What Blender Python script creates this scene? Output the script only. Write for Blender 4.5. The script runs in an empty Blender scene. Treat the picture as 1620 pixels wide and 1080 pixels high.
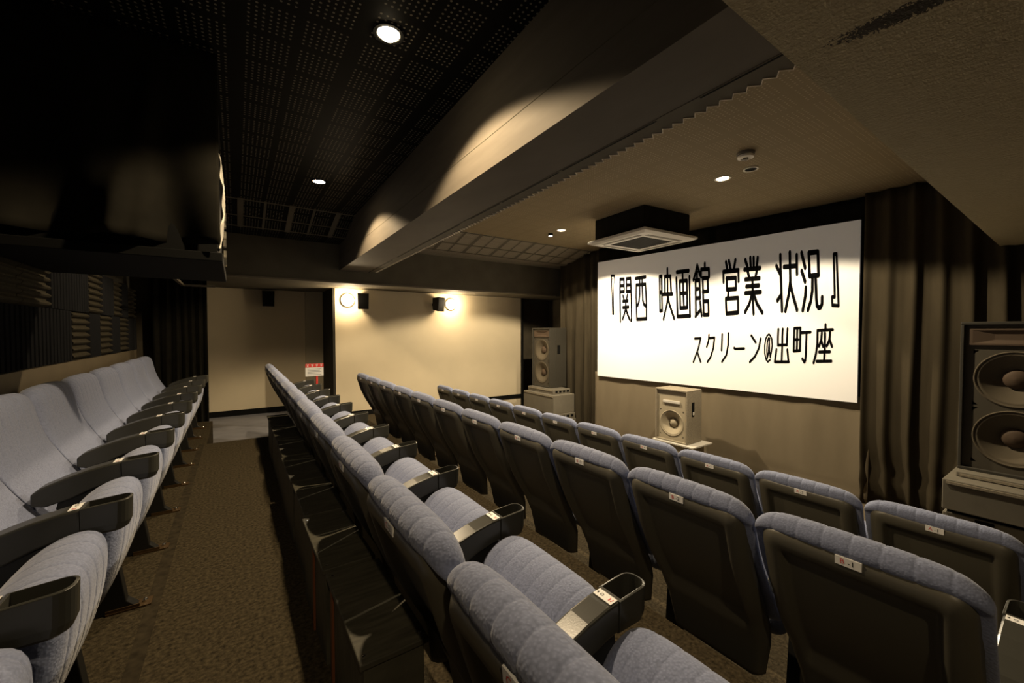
import bpy, bmesh, math, random
from mathutils import Vector, Matrix
random.seed(7)
S = bpy.context.scene
COL = S.collection
CH = 1.106                                   # camera height above the aisle carpet
R_ = math.radians

# ------------------------------------------------------------------ camera, world, exposure
cam = bpy.data.objects.new('camera', bpy.data.cameras.new('camera'))
COL.objects.link(cam)
cam.data.sensor_width = 36.0
cam.data.lens = 14.4
cam.data.clip_start = 0.02
cam.location = (0, 0, CH)
cam.rotation_euler = (R_(90 - 1.41), 0, R_(-34.0))
S.camera = cam
S.view_settings.view_transform = 'Standard'
S.view_settings.look = 'None'
S.view_settings.gamma = 1
S.view_settings.use_curve_mapping = False
S.view_settings.exposure = 0.12
W = bpy.data.worlds.new('world'); S.world = W; W.use_nodes = True
W.node_tree.nodes['Background'].inputs[0].default_value = (1.0, 0.85, 0.65, 1)
W.node_tree.nodes['Background'].inputs[1].default_value = 0.02
S.cycles.max_bounces = 10
S.cycles.diffuse_bounces = 6

WARM = (1.0, 0.77, 0.48)
WARM_R = (1.0, 0.82, 0.56)
P_LEFT, P_RIGHT, P_WALL = 165.0, 400.0, 24.0    # lamp powers (W)
ZC = 1.42 + CH                               # ceiling

# ------------------------------------------------------------------ node helper
class E:
    """one float socket in a material, with arithmetic"""
    def __init__(s, nt, sock): s.nt, s.s = nt, sock
    def op(s, o, *b):
        n = s.nt.nodes.new('ShaderNodeMath'); n.operation = o
        s.nt.links.new(s.s, n.inputs[0])
        for i, x in enumerate(b):
            if isinstance(x, E): s.nt.links.new(x.s, n.inputs[i + 1])
            else: n.inputs[i + 1].default_value = x
        return E(s.nt, n.outputs[0])
    def __add__(s, b): return s.op('ADD', b)
    def __sub__(s, b): return s.op('SUBTRACT', b)
    def __mul__(s, b): return s.op('MULTIPLY', b)
    def __truediv__(s, b): return s.op('DIVIDE', b)
    def lt(s, b): return s.op('LESS_THAN', b)
    def gt(s, b): return s.op('GREATER_THAN', b)
    def mod(s, b): return s.op('FLOORED_MODULO', b)

def mat(name, col, rough=0.7, spec=0.4, metal=0.0, noise=None, bump=None, emit=None, sheen=0.0, col2=None):
    """noise=(scale, amount[, (sx,sy,sz)]) varies the colour; bump=(scale, strength, distance[, stretch])"""
    m = bpy.data.materials.new(name); m.use_nodes = True
    nt = m.node_tree; b = nt.nodes['Principled BSDF']
    b.inputs['Base Color'].default_value = (*col, 1)
    b.inputs['Roughness'].default_value = rough
    b.inputs['Metallic'].default_value = metal
    b.inputs['Specular IOR Level'].default_value = spec
    if sheen: b.inputs['Sheen Weight'].default_value = sheen
    def coords(st):
        g = nt.nodes.new('ShaderNodeTexCoord'); mp = nt.nodes.new('ShaderNodeMapping')
        mp.inputs['Scale'].default_value = st
        nt.links.new(g.outputs['Object'], mp.inputs[0]); return mp.outputs[0]
    if noise:
        t = nt.nodes.new('ShaderNodeTexNoise'); t.inputs['Scale'].default_value = noise[0]; t.inputs['Detail'].default_value = 5
        nt.links.new(coords(noise[2] if len(noise) > 2 else (1, 1, 1)), t.inputs['Vector'])
        r = nt.nodes.new('ShaderNodeMapRange'); r.inputs[1].default_value = 0.3; r.inputs[2].default_value = 0.7
        nt.links.new(t.outputs['Fac'], r.inputs[0])
        mx = nt.nodes.new('ShaderNodeMix'); mx.data_type = 'RGBA'
        a = noise[1]
        mx.inputs[6].default_value = (*[c * (1 - a) for c in col], 1)
        mx.inputs[7].default_value = (*(col2 or [min(1, c * (1 + a)) for c in col]), 1)
        nt.links.new(r.outputs[0], mx.inputs[0]); nt.links.new(mx.outputs[2], b.inputs['Base Color'])
    if bump:
        t = nt.nodes.new('ShaderNodeTexNoise'); t.inputs['Scale'].default_value = bump[0]; t.inputs['Detail'].default_value = 3
        nt.links.new(coords(bump[3] if len(bump) > 3 else (1, 1, 1)), t.inputs['Vector'])
        bp = nt.nodes.new('ShaderNodeBump'); bp.inputs['Strength'].default_value = bump[1]; bp.inputs['Distance'].default_value = bump[2]
        nt.links.new(t.outputs['Fac'], bp.inputs['Height']); nt.links.new(bp.outputs[0], b.inputs['Normal'])
    if emit:
        b.inputs['Emission Color'].default_value = (*emit[0], 1); b.inputs['Emission Strength'].default_value = emit[1]
    return m

def holes(name, base, dot, rough=0.6, dot_r=0.0056):
    """perforated acoustic board: square groups of 7 x 7 pale holes"""
    m = mat(name, base, rough, 0.03); nt = m.node_tree; b = nt.nodes['Principled BSDF']
    g = nt.nodes.new('ShaderNodeNewGeometry'); sp = nt.nodes.new('ShaderNodeSeparateXYZ')
    nt.links.new(g.outputs['Position'], sp.inputs[0])
    x, y = E(nt, sp.outputs[0]), E(nt, sp.outputs[1])
    st = 0.0287
    u = (x - (0.067 - st / 2)).mod(0.4925)
    u = u - u.gt(0.2145) * 0.229
    v = (y - (2.349 - st / 2)).mod(0.2375)
    du = (u.mod(st) - st / 2); dv = (v.mod(st) - st / 2)
    d2 = du * du + dv * dv
    k = d2.lt(dot_r ** 2) * u.lt(st * 7) * u.gt(0.0) * v.lt(st * 7)
    seam = (x - 0.021 + 0.003).mod(0.4925).lt(0.006) 
    mx = nt.nodes.new('ShaderNodeMix'); mx.data_type = 'RGBA'
    mx.inputs[6].default_value = (*base, 1); mx.inputs[7].default_value = (*dot, 1)
    nt.links.new(k.s, mx.inputs[0]); nt.links.new(mx.outputs[2], b.inputs['Base Color'])
    return m

def fabric(name, col, scale=190.0, strength=0.35, dist=0.0025):
    """knobbly moquette"""
    m = mat(name, col, 0.9, 0.15, sheen=0.25); nt = m.node_tree; b = nt.nodes['Principled BSDF']
    g = nt.nodes.new('ShaderNodeTexCoord'); v = nt.nodes.new('ShaderNodeTexVoronoi')
    v.feature = 'SMOOTH_F1'; v.inputs['Scale'].default_value = scale
    nt.links.new(g.outputs['Object'], v.inputs['Vector'])
    bp = nt.nodes.new('ShaderNodeBump'); bp.invert = True
    bp.inputs['Strength'].default_value = strength; bp.inputs['Distance'].default_value = dist
    nt.links.new(v.outputs['Distance'], bp.inputs['Height']); nt.links.new(bp.outputs[0], b.inputs['Normal'])
    mx = nt.nodes.new('ShaderNodeMix'); mx.data_type = 'RGBA'
    mx.inputs[6].default_value = (*[min(1, c * 1.12) for c in col], 1); mx.inputs[7].default_value = (*[c * 0.62 for c in col], 1)
    nt.links.new(v.outputs['Distance'], mx.inputs[0]); nt.links.new(mx.outputs[2], b.inputs['Base Color'])
    return m

# ------------------------------------------------------------------ mesh helper
class MB:
    def __init__(s): s.v, s.f, s.mi, s.cur = [], [], [], 0
    def add(s, vs, fs):
        o = len(s.v); s.v += [tuple(p) for p in vs]
        for f in fs: s.f.append([i + o for i in f]); s.mi.append(s.cur)
        return s
    def box(s, x0, x1, y0, y1, z0, z1):
        v = [(x, y, z) for z in (z0, z1) for y in (y0, y1) for x in (x0, x1)]
        return s.add(v, [(0, 2, 3, 1), (4, 5, 7, 6), (0, 1, 5, 4), (2, 6, 7, 3), (0, 4, 6, 2), (1, 3, 7, 5)])
    def hexa(s, b, t):
        """b, t: four bottom and four top corners, counter-clockwise seen from above"""
        return s.add(list(b) + list(t), [(3, 2, 1, 0), (4, 5, 6, 7)] + [(i, (i + 1) % 4, 4 + (i + 1) % 4, 4 + i) for i in range(4)])
    def prism(s, poly, f0, f1):
        """poly in 2D; f0, f1 map a 2D point to the two ends"""
        n = len(poly); v = [f0(p) for p in poly] + [f1(p) for p in poly]
        return s.add(v, [list(range(n))[::-1], list(range(n, 2 * n))] + [(i, (i + 1) % n, n + (i + 1) % n, n + i) for i in range(n)])
    def loops(s, ls, cap=True):
        n = len(ls[0]); v = [p for l in ls for p in l]; f = []
        for k in range(len(ls) - 1):
            for i in range(n):
                j = (i + 1) % n
                f.append((k * n + i, k * n + j, (k + 1) * n + j, (k + 1) * n + i))
        if cap: f += [list(range(n))[::-1], [(len(ls) - 1) * n + i for i in range(n)]]
        return s.add(v, f)
    def lathe(s, prof, c, axis='-x', n=32):
        """prof: (radius, distance along the axis)"""
        ls = []
        for r, h in prof:
            l = []
            for i in range(n):
                a = 2 * math.pi * i / n; p, q = r * math.cos(a), r * math.sin(a)
                l.append({'-x': (c[0] - h, c[1] + p, c[2] + q), '-z': (c[0] + p, c[1] + q, c[2] - h), 'z': (c[0] + p, c[1] + q, c[2] + h), '-y': (c[0] + p, c[1] - h, c[2] + q)}[axis])
            ls.append(l)
        return s.loops(ls, cap=False)
    def grid(s, fn, nu, nv):
        v = [fn(i / nu, j / nv) for i in range(nu + 1) for j in range(nv + 1)]
        return s.add(v, [(i * (nv + 1) + j, (i + 1) * (nv + 1) + j, (i + 1) * (nv + 1) + j + 1, i * (nv + 1) + j + 1) for i in range(nu) for j in range(nv)])
    def build(s, name, mats, parent=None, smooth=False, bevel=0, solid=0, loc=None, fix=True, subsurf=0):
        me = bpy.data.meshes.new(name); me.from_pydata(s.v, [], s.f)
        mats = mats if isinstance(mats, (list, tuple)) else [mats]
        for m in mats: me.materials.append(m)
        for p, i in zip(me.polygons, s.mi): p.material_index = min(i, len(mats) - 1); p.use_smooth = smooth
        if fix:
            bm = bmesh.new(); bm.from_mesh(me); bmesh.ops.recalc_face_normals(bm, faces=bm.faces); bm.to_mesh(me); bm.free()
        o = bpy.data.objects.new(name, me); COL.objects.link(o)
        if parent: o.parent = parent
        if loc: o.location = loc
        if solid:
            d = o.modifiers.new('solid', 'SOLIDIFY'); d.thickness = solid; d.offset = 0
        if bevel:
            d = o.modifiers.new('bevel', 'BEVEL'); d.width = bevel; d.segments = 2; d.limit_method = 'ANGLE'; d.angle_limit = R_(35)
        if subsurf:
            d = o.modifiers.new('sub', 'SUBSURF'); d.levels = subsurf; d.render_levels = subsurf
        return o

def tag(o, label, cat, group=None, kind=None):
    o['label'] = label; o['category'] = cat
    if group: o['group'] = group
    if kind: o['kind'] = kind
    return o
def thing(name, label, cat, loc=(0, 0, 0), rotz=0, group=None):
    o = bpy.data.objects.new(name, None); COL.objects.link(o); o.empty_display_size = 0.05
    o.location = loc; o.rotation_euler = (0, 0, rotz)
    return tag(o, label, cat, group)
def struct(o, label=None):
    o['kind'] = 'structure'
    if label: o['label'] = label
    return o
def dup_tree(o, parent=None):
    c = o.copy(); COL.objects.link(c)
    if parent: c.parent = parent
    for ch in list(o.children): dup_tree(ch, c)
    return c
def interp(tab, t):
    for (a, x), (b, y) in zip(tab, tab[1:]):
        if (a - t) * (b - t) <= 0: return x + (y - x) * (t - a) / (b - a)
    return tab[0][1] if abs(t - tab[0][0]) < abs(t - tab[-1][0]) else tab[-1][1]
def sstep(a, b, t):
    t = max(0, min(1, (t - a) / (b - a))); return t * t * (3 - 2 * t)

# ------------------------------------------------------------------ materials
M = {}
M['blue'] = fabric('blue_moquette', (0.192, 0.220, 0.330))
M['blue_l'] = M['blue']
M['shell'] = mat('dark_olive_plastic', (0.078, 0.072, 0.054), 0.40, 0.4, bump=(60, 0.08, 0.002))
M['arm'] = mat('armrest_plastic', (0.040, 0.039, 0.032), 0.28, 0.5, bump=(220, 0.10, 0.001))
M['leg'] = mat('black_steel', (0.012, 0.012, 0.011), 0.5, 0.4)
M['bracket'] = mat('brass_bracket', (0.10, 0.06, 0.025), 0.45, 0.5, metal=0.6)
M['chrome'] = mat('bolt_steel', (0.75, 0.72, 0.66), 0.25, 0.5, metal=1.0)
M['white'] = mat('white_sticker', (0.80, 0.79, 0.76), 0.5)
M['red'] = mat('red_print', (0.65, 0.05, 0.04), 0.5)
M['ink'] = mat('black_print', (0.003, 0.003, 0.0035), 0.8, 0.02)
M['grey_print'] = mat('grey_print', (0.35, 0.35, 0.36), 0.5)
M['carpet'] = mat('brown_carpet', (0.046, 0.036, 0.020), 0.95, 0.1, noise=(70, 0.6), bump=(260, 0.5, 0.006))
M['carpet_t'] = mat('tier_carpet', (0.055, 0.043, 0.025), 0.95, 0.1, noise=(70, 0.55), bump=(260, 0.5, 0.006))
M['front_floor'] = mat('front_floor', (0.13, 0.105, 0.07), 0.9, 0.2, noise=(9, 0.25))
M['lino'] = mat('grey_lino', (0.20, 0.20, 0.22), 0.45, 0.4, noise=(4, 0.15))
M['cream'] = mat('cream_wall', (0.62, 0.53, 0.37), 0.85, 0.2, noise=(2.2, 0.04), bump=(40, 0.05, 0.004))
M['dark_wall'] = mat('dark_wall', (0.030, 0.027, 0.020), 0.8, 0.2, noise=(3, 0.2))
M['brown_wall'] = mat('brown_wall', (0.060, 0.050, 0.034), 0.9, 0.15, noise=(6, 0.15))
M['soffit'] = mat('soffit_paint', (0.12, 0.105, 0.075), 0.8, 0.2, noise=(4, 0.12))
M['beam'] = mat('beam_paint', (0.125, 0.107, 0.083), 0.75, 0.2, noise=(7, 0.08, (1, 0.4, 3)))
M['jamb'] = mat('jamb_paint', (0.46, 0.40, 0.28), 0.8)
M['strip'] = mat('carpet_strip', (0.033, 0.026, 0.015), 0.95, 0.1, noise=(28, 0.4))
M['rim'] = mat('lit_edge_pale', (0.70, 0.62, 0.48), 0.5, 0.4)  # pale colour stands for light on the strip's zigzag edge
M['trim'] = mat('trim_paint', (0.20, 0.17, 0.12), 0.6, 0.3)
M['ceil_l'] = holes('perforated_black', (0.006, 0.006, 0.005), (0.20, 0.18, 0.135))
M['ceil_r'] = holes('perforated_brown', (0.24, 0.19, 0.115), (0.36, 0.29, 0.19))
M['slope'] = holes('perforated_slope', (0.24, 0.21, 0.16), (0.40, 0.36, 0.28))
M['black_board'] = mat('black_board', (0.005, 0.005, 0.0045), 0.8, 0.1)
M['black_cloth'] = mat('black_cloth', (0.009, 0.008, 0.0055), 0.95, 0.1, noise=(12, 0.2))
M['velvet'] = mat('dark_curtain', (0.046, 0.037, 0.023), 0.95, 0.1, noise=(9, 0.15, (1, 1, 0.2)))
M['skirt'] = mat('grey_brown_cloth', (0.17, 0.14, 0.095), 0.95, 0.1, noise=(5, 0.08, (1, 1, 0.3)))
M['screen'] = mat('screen_white', (0.86, 0.86, 0.86), 0.85, 0.1, emit=((1.0, 0.95, 0.86), 0.05))  # faint emission added as fill; the screen itself is lit by lamps
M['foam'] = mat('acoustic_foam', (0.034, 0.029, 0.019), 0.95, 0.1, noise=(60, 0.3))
M['foam_shaded'] = mat('acoustic_foam_shaded', (0.010, 0.0105, 0.012), 0.95, 0.1)  # same foam, shade on the upright ribs put into the colour
M['rail'] = mat('tan_rail', (0.105, 0.083, 0.05), 0.7, 0.3, noise=(5, 0.1))
M['box'] = mat('black_painted_wood', (0.065, 0.060, 0.042), 0.6, 0.35, noise=(10, 0.35, (1, 8, 1)))
M['wood'] = mat('red_brown_wood', (0.16, 0.055, 0.022), 0.6, 0.3)
M['cab_dark'] = mat('dark_cabinet', (0.040, 0.036, 0.027), 0.6, 0.3, bump=(120, 0.2, 0.002))
M['baffle'] = mat('dark_baffle', (0.075, 0.065, 0.047), 0.75, 0.2)
M['cone'] = mat('paper_cone', (0.115, 0.094, 0.063), 0.8, 0.2)
M['cap'] = mat('dust_cap', (0.085, 0.058, 0.038), 0.7, 0.2)
M['cab_grey'] = mat('grey_carpet_cabinet', (0.26, 0.225, 0.165), 0.9, 0.15, noise=(80, 0.2))
M['cone_l'] = mat('pale_cone', (0.36, 0.31, 0.22), 0.8, 0.2)
M['rack'] = mat('grey_rack', (0.15, 0.135, 0.105), 0.6, 0.3, noise=(10, 0.08))
M['ac'] = mat('ac_panel', (0.55, 0.52, 0.46), 0.5, 0.3)
M['ac_grille'] = mat('ac_grille', (0.035, 0.034, 0.030), 0.7, 0.2)
M['spk'] = mat('black_speaker', (0.022, 0.020, 0.017), 0.6, 0.3)
M['plaster_white'] = mat('white_plastic', (0.70, 0.66, 0.56), 0.45, 0.4)
M['lamp'] = mat('lamp_glow', (1, 1, 1), 0.5, emit=((1.0, 0.80, 0.50), 40.0))
M['lamp_r'] = mat('lamp_glow_right', (1, 1, 1), 0.5, emit=((1.0, 0.86, 0.62), 14.0))
M['globe'] = mat('globe_glow', (1, 1, 1), 0.5, emit=((1.0, 0.82, 0.52), 14.0))
M['white_led'] = mat('white_spot_glow', (1, 1, 1), 0.5, emit=((0.95, 0.97, 1.0), 12.0))
M['reflector'] = mat('reflector', (0.7, 0.66, 0.58), 0.2, metal=1.0)

def slab_mat():
    m = mat('bare_concrete', (0.105, 0.090, 0.062), 0.9, 0.2); nt = m.node_tree; b = nt.nodes['Principled BSDF']
    g = nt.nodes.new('ShaderNodeNewGeometry'); sp = nt.nodes.new('ShaderNodeSeparateXYZ'); nt.links.new(g.outputs['Position'], sp.inputs[0])
    x, y = E(nt, sp.outputs[0]), E(nt, sp.outputs[1])
    def noise(scale, st=(1, 1, 1), detail=6):
        mp = nt.nodes.new('ShaderNodeMapping'); mp.inputs['Scale'].default_value = st; nt.links.new(g.outputs['Position'], mp.inputs[0])
        t = nt.nodes.new('ShaderNodeTexNoise'); t.inputs['Scale'].default_value = scale; t.inputs['Detail'].default_value = detail
        nt.links.new(mp.outputs[0], t.inputs['Vector']); return E(nt, t.outputs['Fac'])
    n1, n2, n3 = noise(3.0), noise(55.0, (1, 0.6, 1)), noise(170.0, (0.6, 1, 1), 4)
    # a dark scraped scar running across the slab, with a ragged outline
    px = (x - 1.275 + (y - 0.35) * 0.13) * 26.0; py = (y - 0.30) * 7.0
    scar = (px * px + py * py + (n3 - 0.5) * 3.2).lt(0.62)
    base = n1 * 0.5 + n2 * 0.5
    # shutter-board joints: thin ridges
    j1 = ((x - 1.40 + (n1 - 0.5) * 0.02).mod(0.34)).lt(0.006); j2 = ((y - 0.11 + (n1 - 0.5) * 0.03).mod(0.9)).lt(0.004)
    r = nt.nodes.new('ShaderNodeMix'); r.data_type = 'RGBA'; r.inputs[6].default_value = (0.33, 0.28, 0.165, 1); r.inputs[7].default_value = (0.52, 0.44, 0.27, 1)
    nt.links.new(base.s, r.inputs[0])
    r2 = nt.nodes.new('ShaderNodeMix'); r2.data_type = 'RGBA'; r2.inputs[7].default_value = (0.06, 0.052, 0.038, 1)
    nt.links.new(r.outputs[2], r2.inputs[6]); nt.links.new(scar.s, r2.inputs[0]); nt.links.new(r2.outputs[2], b.inputs['Base Color'])
    bp = nt.nodes.new('ShaderNodeBump'); bp.inputs['Strength'].default_value = 0.6; bp.inputs['Distance'].default_value = 0.025
    h = n2 * 0.5 + n3 * 0.25 + j1 * 0.5 + j2 * 0.5 - scar * 0.5
    nt.links.new(h.s, bp.inputs['Height']); nt.links.new(bp.outputs[0], b.inputs['Normal'])
    return m
M['slab'] = slab_mat()

# ------------------------------------------------------------------ the setting
def sbox(name, x0, x1, y0, y1, z0, z1, m, label=None):
    return struct(MB().box(x0, x1, y0, y1, z0, z1).build(name, M[m] if isinstance(m, str) else m), label)
F1, F2, F3 = -0.13, -0.300, -0.555           # the three tiers of seats
sbox('floor_aisle', -1.15, 0.42, -3.0, 5.0, -0.70, 0.0, 'carpet', 'dark brown carpeted aisle platform')
sbox('floor_aisle_end', -1.15, -0.25, 5.0, 6.25, -0.70, 0.0, 'carpet')
sbox('floor_landing', -0.25, 1.5, 5.0, 8.2, -0.80, -0.27, 'lino', 'grey smooth floor beyond the end of the aisle')
sbox('floor_landing_end', -1.15, -0.25, 6.25, 8.2, -0.80, -0.27, 'lino')
sbox('floor_upper_tier', 0.42, 1.52, -3.0, 5.0, -0.70, F1, 'carpet_t')
sbox('floor_upper_tier_end', 0.42, 1.52, 5.0, 6.2, -0.27, F1, 'carpet_t')
sbox('floor_middle_tier', 1.52, 2.70, -3.0, 8.2, -0.70, F2, 'carpet_t')
sbox('floor_lower_tier', 2.70, 3.72, -3.0, 8.2, -0.80, F3, 'carpet_t')
FF = F3 - 0.14
sbox('floor_front', 3.72, 6.2, -3.0, 8.2, -0.90, FF, 'front_floor', 'dim brown front floor below the screen')
sbox('trim_carpet_strip', -0.315, -0.270, -3.0, 4.99, -0.01, 0.002, 'strip')
sbox('wall_far', 1.336, 5.015, 7.1, 8.05, -0.70, CH + 0.72, 'cream', 'cream far wall carrying two lamps')
sbox('wall_corridor', -1.2, 1.336, 8.05, 8.2, -0.8, CH + 0.80, 'cream', 'shadowed cream wall behind the aisle end')
sbox('baseboard_far', 1.34, 5.015, 7.08, 7.1, F2, F2 + 0.08, 'black_board')
sbox('baseboard_corridor', -0.9, 1.33, 8.03, 8.05, -0.27, -0.18, 'black_board')
sbox('wall_recess', 5.05, 6.2, 7.25, 7.4, -0.8, ZC, 'brown_wall', 'dark brown wall in the corner by the curtain')
# jamb between the corridor and the cream wall: grey strip on the corridor wall
sbox('trim_jamb', 1.02, 1.336, 8.00, 8.05, -0.27, CH + 0.70, 'jamb')
sbox('trim_corner', 1.30, 1.336, 7.09, 8.0, -0.27, CH + 0.70, 'dark_wall')
sbox('trim_shadow_gap', 5.015, 5.05, 7.05, 7.4, -0.70, CH + 0.70, 'black_board')  # black strip painting the shadow in the corner gap
sbox('wall_left', -1.25, -1.0, -3.0, 6.40, -0.10, ZC, 'dark_wall', 'dark wall behind the row along the foam')
sbox('wall_left_return', -1.25, -0.76, 6.40, 6.50, -0.8, ZC, 'brown_wall', 'brown wall strip between foam and black curtain')
sbox('wall_left_end', -1.25, -1.15, 6.50, 8.2, -0.8, ZC, 'dark_wall')
sbox('wall_back', -1.25, 6.2, -3.2, -3.0, -0.8, ZC, 'dark_wall')
sbox('wall_screen', 5.9, 6.2, -3.0, 8.2, -0.8, ZC, 'brown_wall', 'brown wall behind the curtains')
sbox('trim_rail', -1.0, -0.955, -3.0, 6.40, 0.0, CH - 0.212, 'rail', 'tan wooden dado behind the seats')
# soffit along the far wall, with the ledge and the sloped boards above it
ZS = CH + 0.70
sbox('beam_far_soffit', -1.25, 6.2, 6.32, 8.3, ZS, ZC, 'soffit', 'dark boxed soffit above the far wall')
sbox('trim_soffit', -0.5, 5.3, 6.295, 6.32, ZS - 0.004, ZS + 0.02, 'trim')
a, b_ = CH + 1.25, 5.88
for xa, xb, mm, nm in ((-1.0, 1.3, 'ceil_l', 'black sloped band of perforated squares over the aisle end'), (1.3, 5.9, 'slope', 'paler sloped band of perforated squares near the screen')):
    sl = MB().hexa([(xa, b_, a), (xb, b_, a), (xb, 6.32, a), (xa, 6.32, a)], [(xa, 5.25, ZC), (xb, 5.25, ZC), (xb, 6.32, ZC), (xa, 6.32, ZC)])
    struct(sl.build('ceiling_slope', M[mm]), nm)
bt = MB()
# battens dividing the sloped boards into squares
n0 = Vector((0, -(ZC - a), -(b_ - 5.25))).normalized()
def on_slope(x, t): return Vector((x, 5.25 + (b_ - 5.25) * t, ZC + (a - ZC) * t))
for t in (0.03, 0.58, 0.97):
    p, q = on_slope(0, t - 0.012), on_slope(0, t + 0.012)
    vs = []
    for X in (-1.0, 5.9):
        for w in (p, q): vs += [(X, w.y, w.z), (X, w.y + n0.y * 0.006, w.z + n0.z * 0.006)]
    bt.add(vs, [(0, 4, 6, 2), (1, 3, 7, 5), (0, 1, 5, 4), (2, 6, 7, 3)])
X = -0.95
k = 0
while X < 5.9:
    wdt = 0.025 if k % 2 else 0.055
    p, q = on_slope(0, 0), on_slope(0, 1)
    vs = []
    for XX in (X, X + wdt):
        for w in (p, q): vs += [(XX, w.y, w.z), (XX, w.y + n0.y * 0.006, w.z + n0.z * 0.006)]
    bt.add(vs, [(0, 4, 6, 2), (1, 3, 7, 5), (0, 1, 5, 4), (2, 6, 7, 3)])
    X += 0.246; k += 1
struct(bt.build('trim_slope_battens', M['soffit']))
sbox('ceiling_left', -1.25, 1.45, -3.0, 8.3, ZC, ZC + 0.12, 'ceil_l', 'black perforated board ceiling above the aisle')
sbox('ceiling_right', 1.45, 6.2, -3.0, 8.3, ZC, ZC + 0.12, 'ceil_r', 'brown perforated board ceiling before the screen')
ZB = CH + 0.88
def bxl(y): return 1.105 + 0.0235 * y          # lower near edge of the main beam
def bxr(y): return 1.43 + 0.036 * y
bm_ = MB().hexa([(bxl(-3), -3, ZB), (bxr(-3), -3, ZB), (bxr(6.32), 6.32, ZB), (bxl(6.32), 6.32, ZB)],
                [(bxl(-3), -3, ZC), (bxr(-3), -3, ZC), (bxr(6.32), 6.32, ZC), (bxl(6.32), 6.32, ZC)])
struct(bm_.build('beam_main', M['beam']), 'long boxed ceiling beam running to the far wall')
sbox('trim_beam_joint', 0, 0.004, -3.0, 6.3, CH + 1.05, CH + 1.054, 'soffit')
o = bpy.data.objects['trim_beam_joint']; o.location = (bxl(0) - 0.002, 0, 0); o.rotation_euler = (0, 0, -math.atan(0.0235))
# slotted edge strip with a corrugated edge along the beam, its lit faces painted pale
st_ = MB(); y = 0.45; pts = []
while y < 6.2:
    pts.append((bxr(y) + 0.072, y)); pts.append((bxr(y) + 0.106, y + 0.022)); y += 0.052
poly = [(bxr(0.45) - 0.01, 0.45)] + pts + [(bxr(6.2) - 0.01, 6.2)]
st_.prism(poly, lambda p: (p[0], p[1], ZB - 0.002), lambda p: (p[0], p[1], ZB + 0.022))
struct(st_.build('trim_corrugated_strip', M['soffit']), 'strip with a zigzag rim along the beam')
rm = MB()
for p, q in zip(pts, pts[1:]):
    rm.hexa([(p[0], p[1], ZB - .005), (q[0], q[1], ZB - .005), (q[0] + .005, q[1], ZB - .005), (p[0] + .005, p[1], ZB - .005)], [(p[0], p[1], ZB + .026), (q[0], q[1], ZB + .026), (q[0] + .005, q[1], ZB + .026), (p[0] + .005, p[1], ZB + .026)])
struct(rm.build('trim_lit_edge', M['rim']), 'painted lit edge of the zigzag strip along the beam')
gp = MB()
for i in range(9):
    ya, yb = 0.45 + i * .65, 0.45 + i * .65 + (0.62 if i % 3 else 0.45)
    c4 = [(bxr(ya) - .004, ya), (bxr(ya) + .004, ya), (bxr(yb) + .004, yb), (bxr(yb) - .004, yb)]
    gp.hexa([(a_, b0, ZB - .003) for a_, b0 in c4], [(a_, b0, ZB + .001) for a_, b0 in c4])
struct(gp.build('trim_beam_gap', M['black_board']))
sb = MB().hexa([(0.88, -3, CH + .73), (6.2, -3, CH + .73), (6.2, 0.60, CH + .73), (0.88, 0.505, CH + .73)],
               [(0.88, -3, ZC), (6.2, -3, ZC), (6.2, 0.60, ZC), (0.88, 0.505, ZC)])
struct(sb.build('ceiling_slab', M['slab']), 'low bare concrete slab with scraped patches')

# ------------------------------------------------------------------ lamps
def spot(name, parent, loc, power, half, blend, col, size=0.03, rot=(0, 0, 0)):
    l = bpy.data.lights.new(name, 'SPOT'); l.energy = power; l.color = col; l.spot_size = R_(2 * half); l.spot_blend = blend; l.shadow_soft_size = size
    o = bpy.data.objects.new(name, l); COL.objects.link(o); o.parent = parent; o.location = loc; o.rotation_euler = rot
    return o
def downlight(x, y, label, glow, power, half, r=0.055, bulb=0.0):
    t = thing('ceiling_downlight', label, 'ceiling light', (x, y, ZC), 0, 'downlights in the ceiling')
    MB().lathe([(r + .004, -0.002), (r + .016, -0.002), (r + .016, 0.006), (r, 0.006), (r - .004, -0.002)], (0, 0, 0), '-z', 32).build('trim_ring', M['black_board'] if x < 2 else M['plaster_white'], t, smooth=False)
    MB().lathe([(0.001, bulb + 0.004), (r * .5, bulb + .003), (r - .004, 0.003), (r - .004, 0.0)], (0, 0, 0), '-z', 32).build('bulb', glow, t, smooth=True)
    if power: spot('light', t, (0, 0, -0.014 - bulb), power, half, 0.14 if x > 2 else 0.22, WARM if x < 2 else WARM_R)
    return t
downlight(0.625, 1.98, 'bright downlight in the black ceiling, the one nearer the camera', M['lamp'], P_LEFT, 67, bulb=0.02)
downlight(0.675, 4.27, 'downlight in the black ceiling, farther down the aisle', M['lamp'], P_LEFT, 67)
downlight(-0.25, -1.0, 'downlight in the black ceiling behind the viewer', M['lamp'], 60.0, 70)
downlight(3.77, 2.09, 'lit downlight in the brown ceiling beside the smoke detector', M['lamp_r'], P_RIGHT * .85, 70)
downlight(3.81, 4.41, 'lit downlight in the brown ceiling near the sloped boards', M['lamp_r'], P_RIGHT * 1.25, 70)
t = thing('ceiling_spotlight', 'small white spotlight next to the farther brown ceiling downlight', 'ceiling light', (3.82, 4.66, ZC), 0, 'small ceiling spots')
MB().lathe([(0.02, 0), (0.035, 0), (0.035, 0.03), (0.02, 0.03)], (0, 0, 0), '-z', 20).build('housing', M['black_board'], t)
MB().lathe([(0.001, 0.034), (0.026, 0.034), (0.026, 0.0301)], (0, 0, 0), '-z', 20).build('bulb', M['white_led'], t)
spot('light', t, (0, 0, -0.045), 4.0, 60, 0.5, (0.9, 0.95, 1.0))
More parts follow.
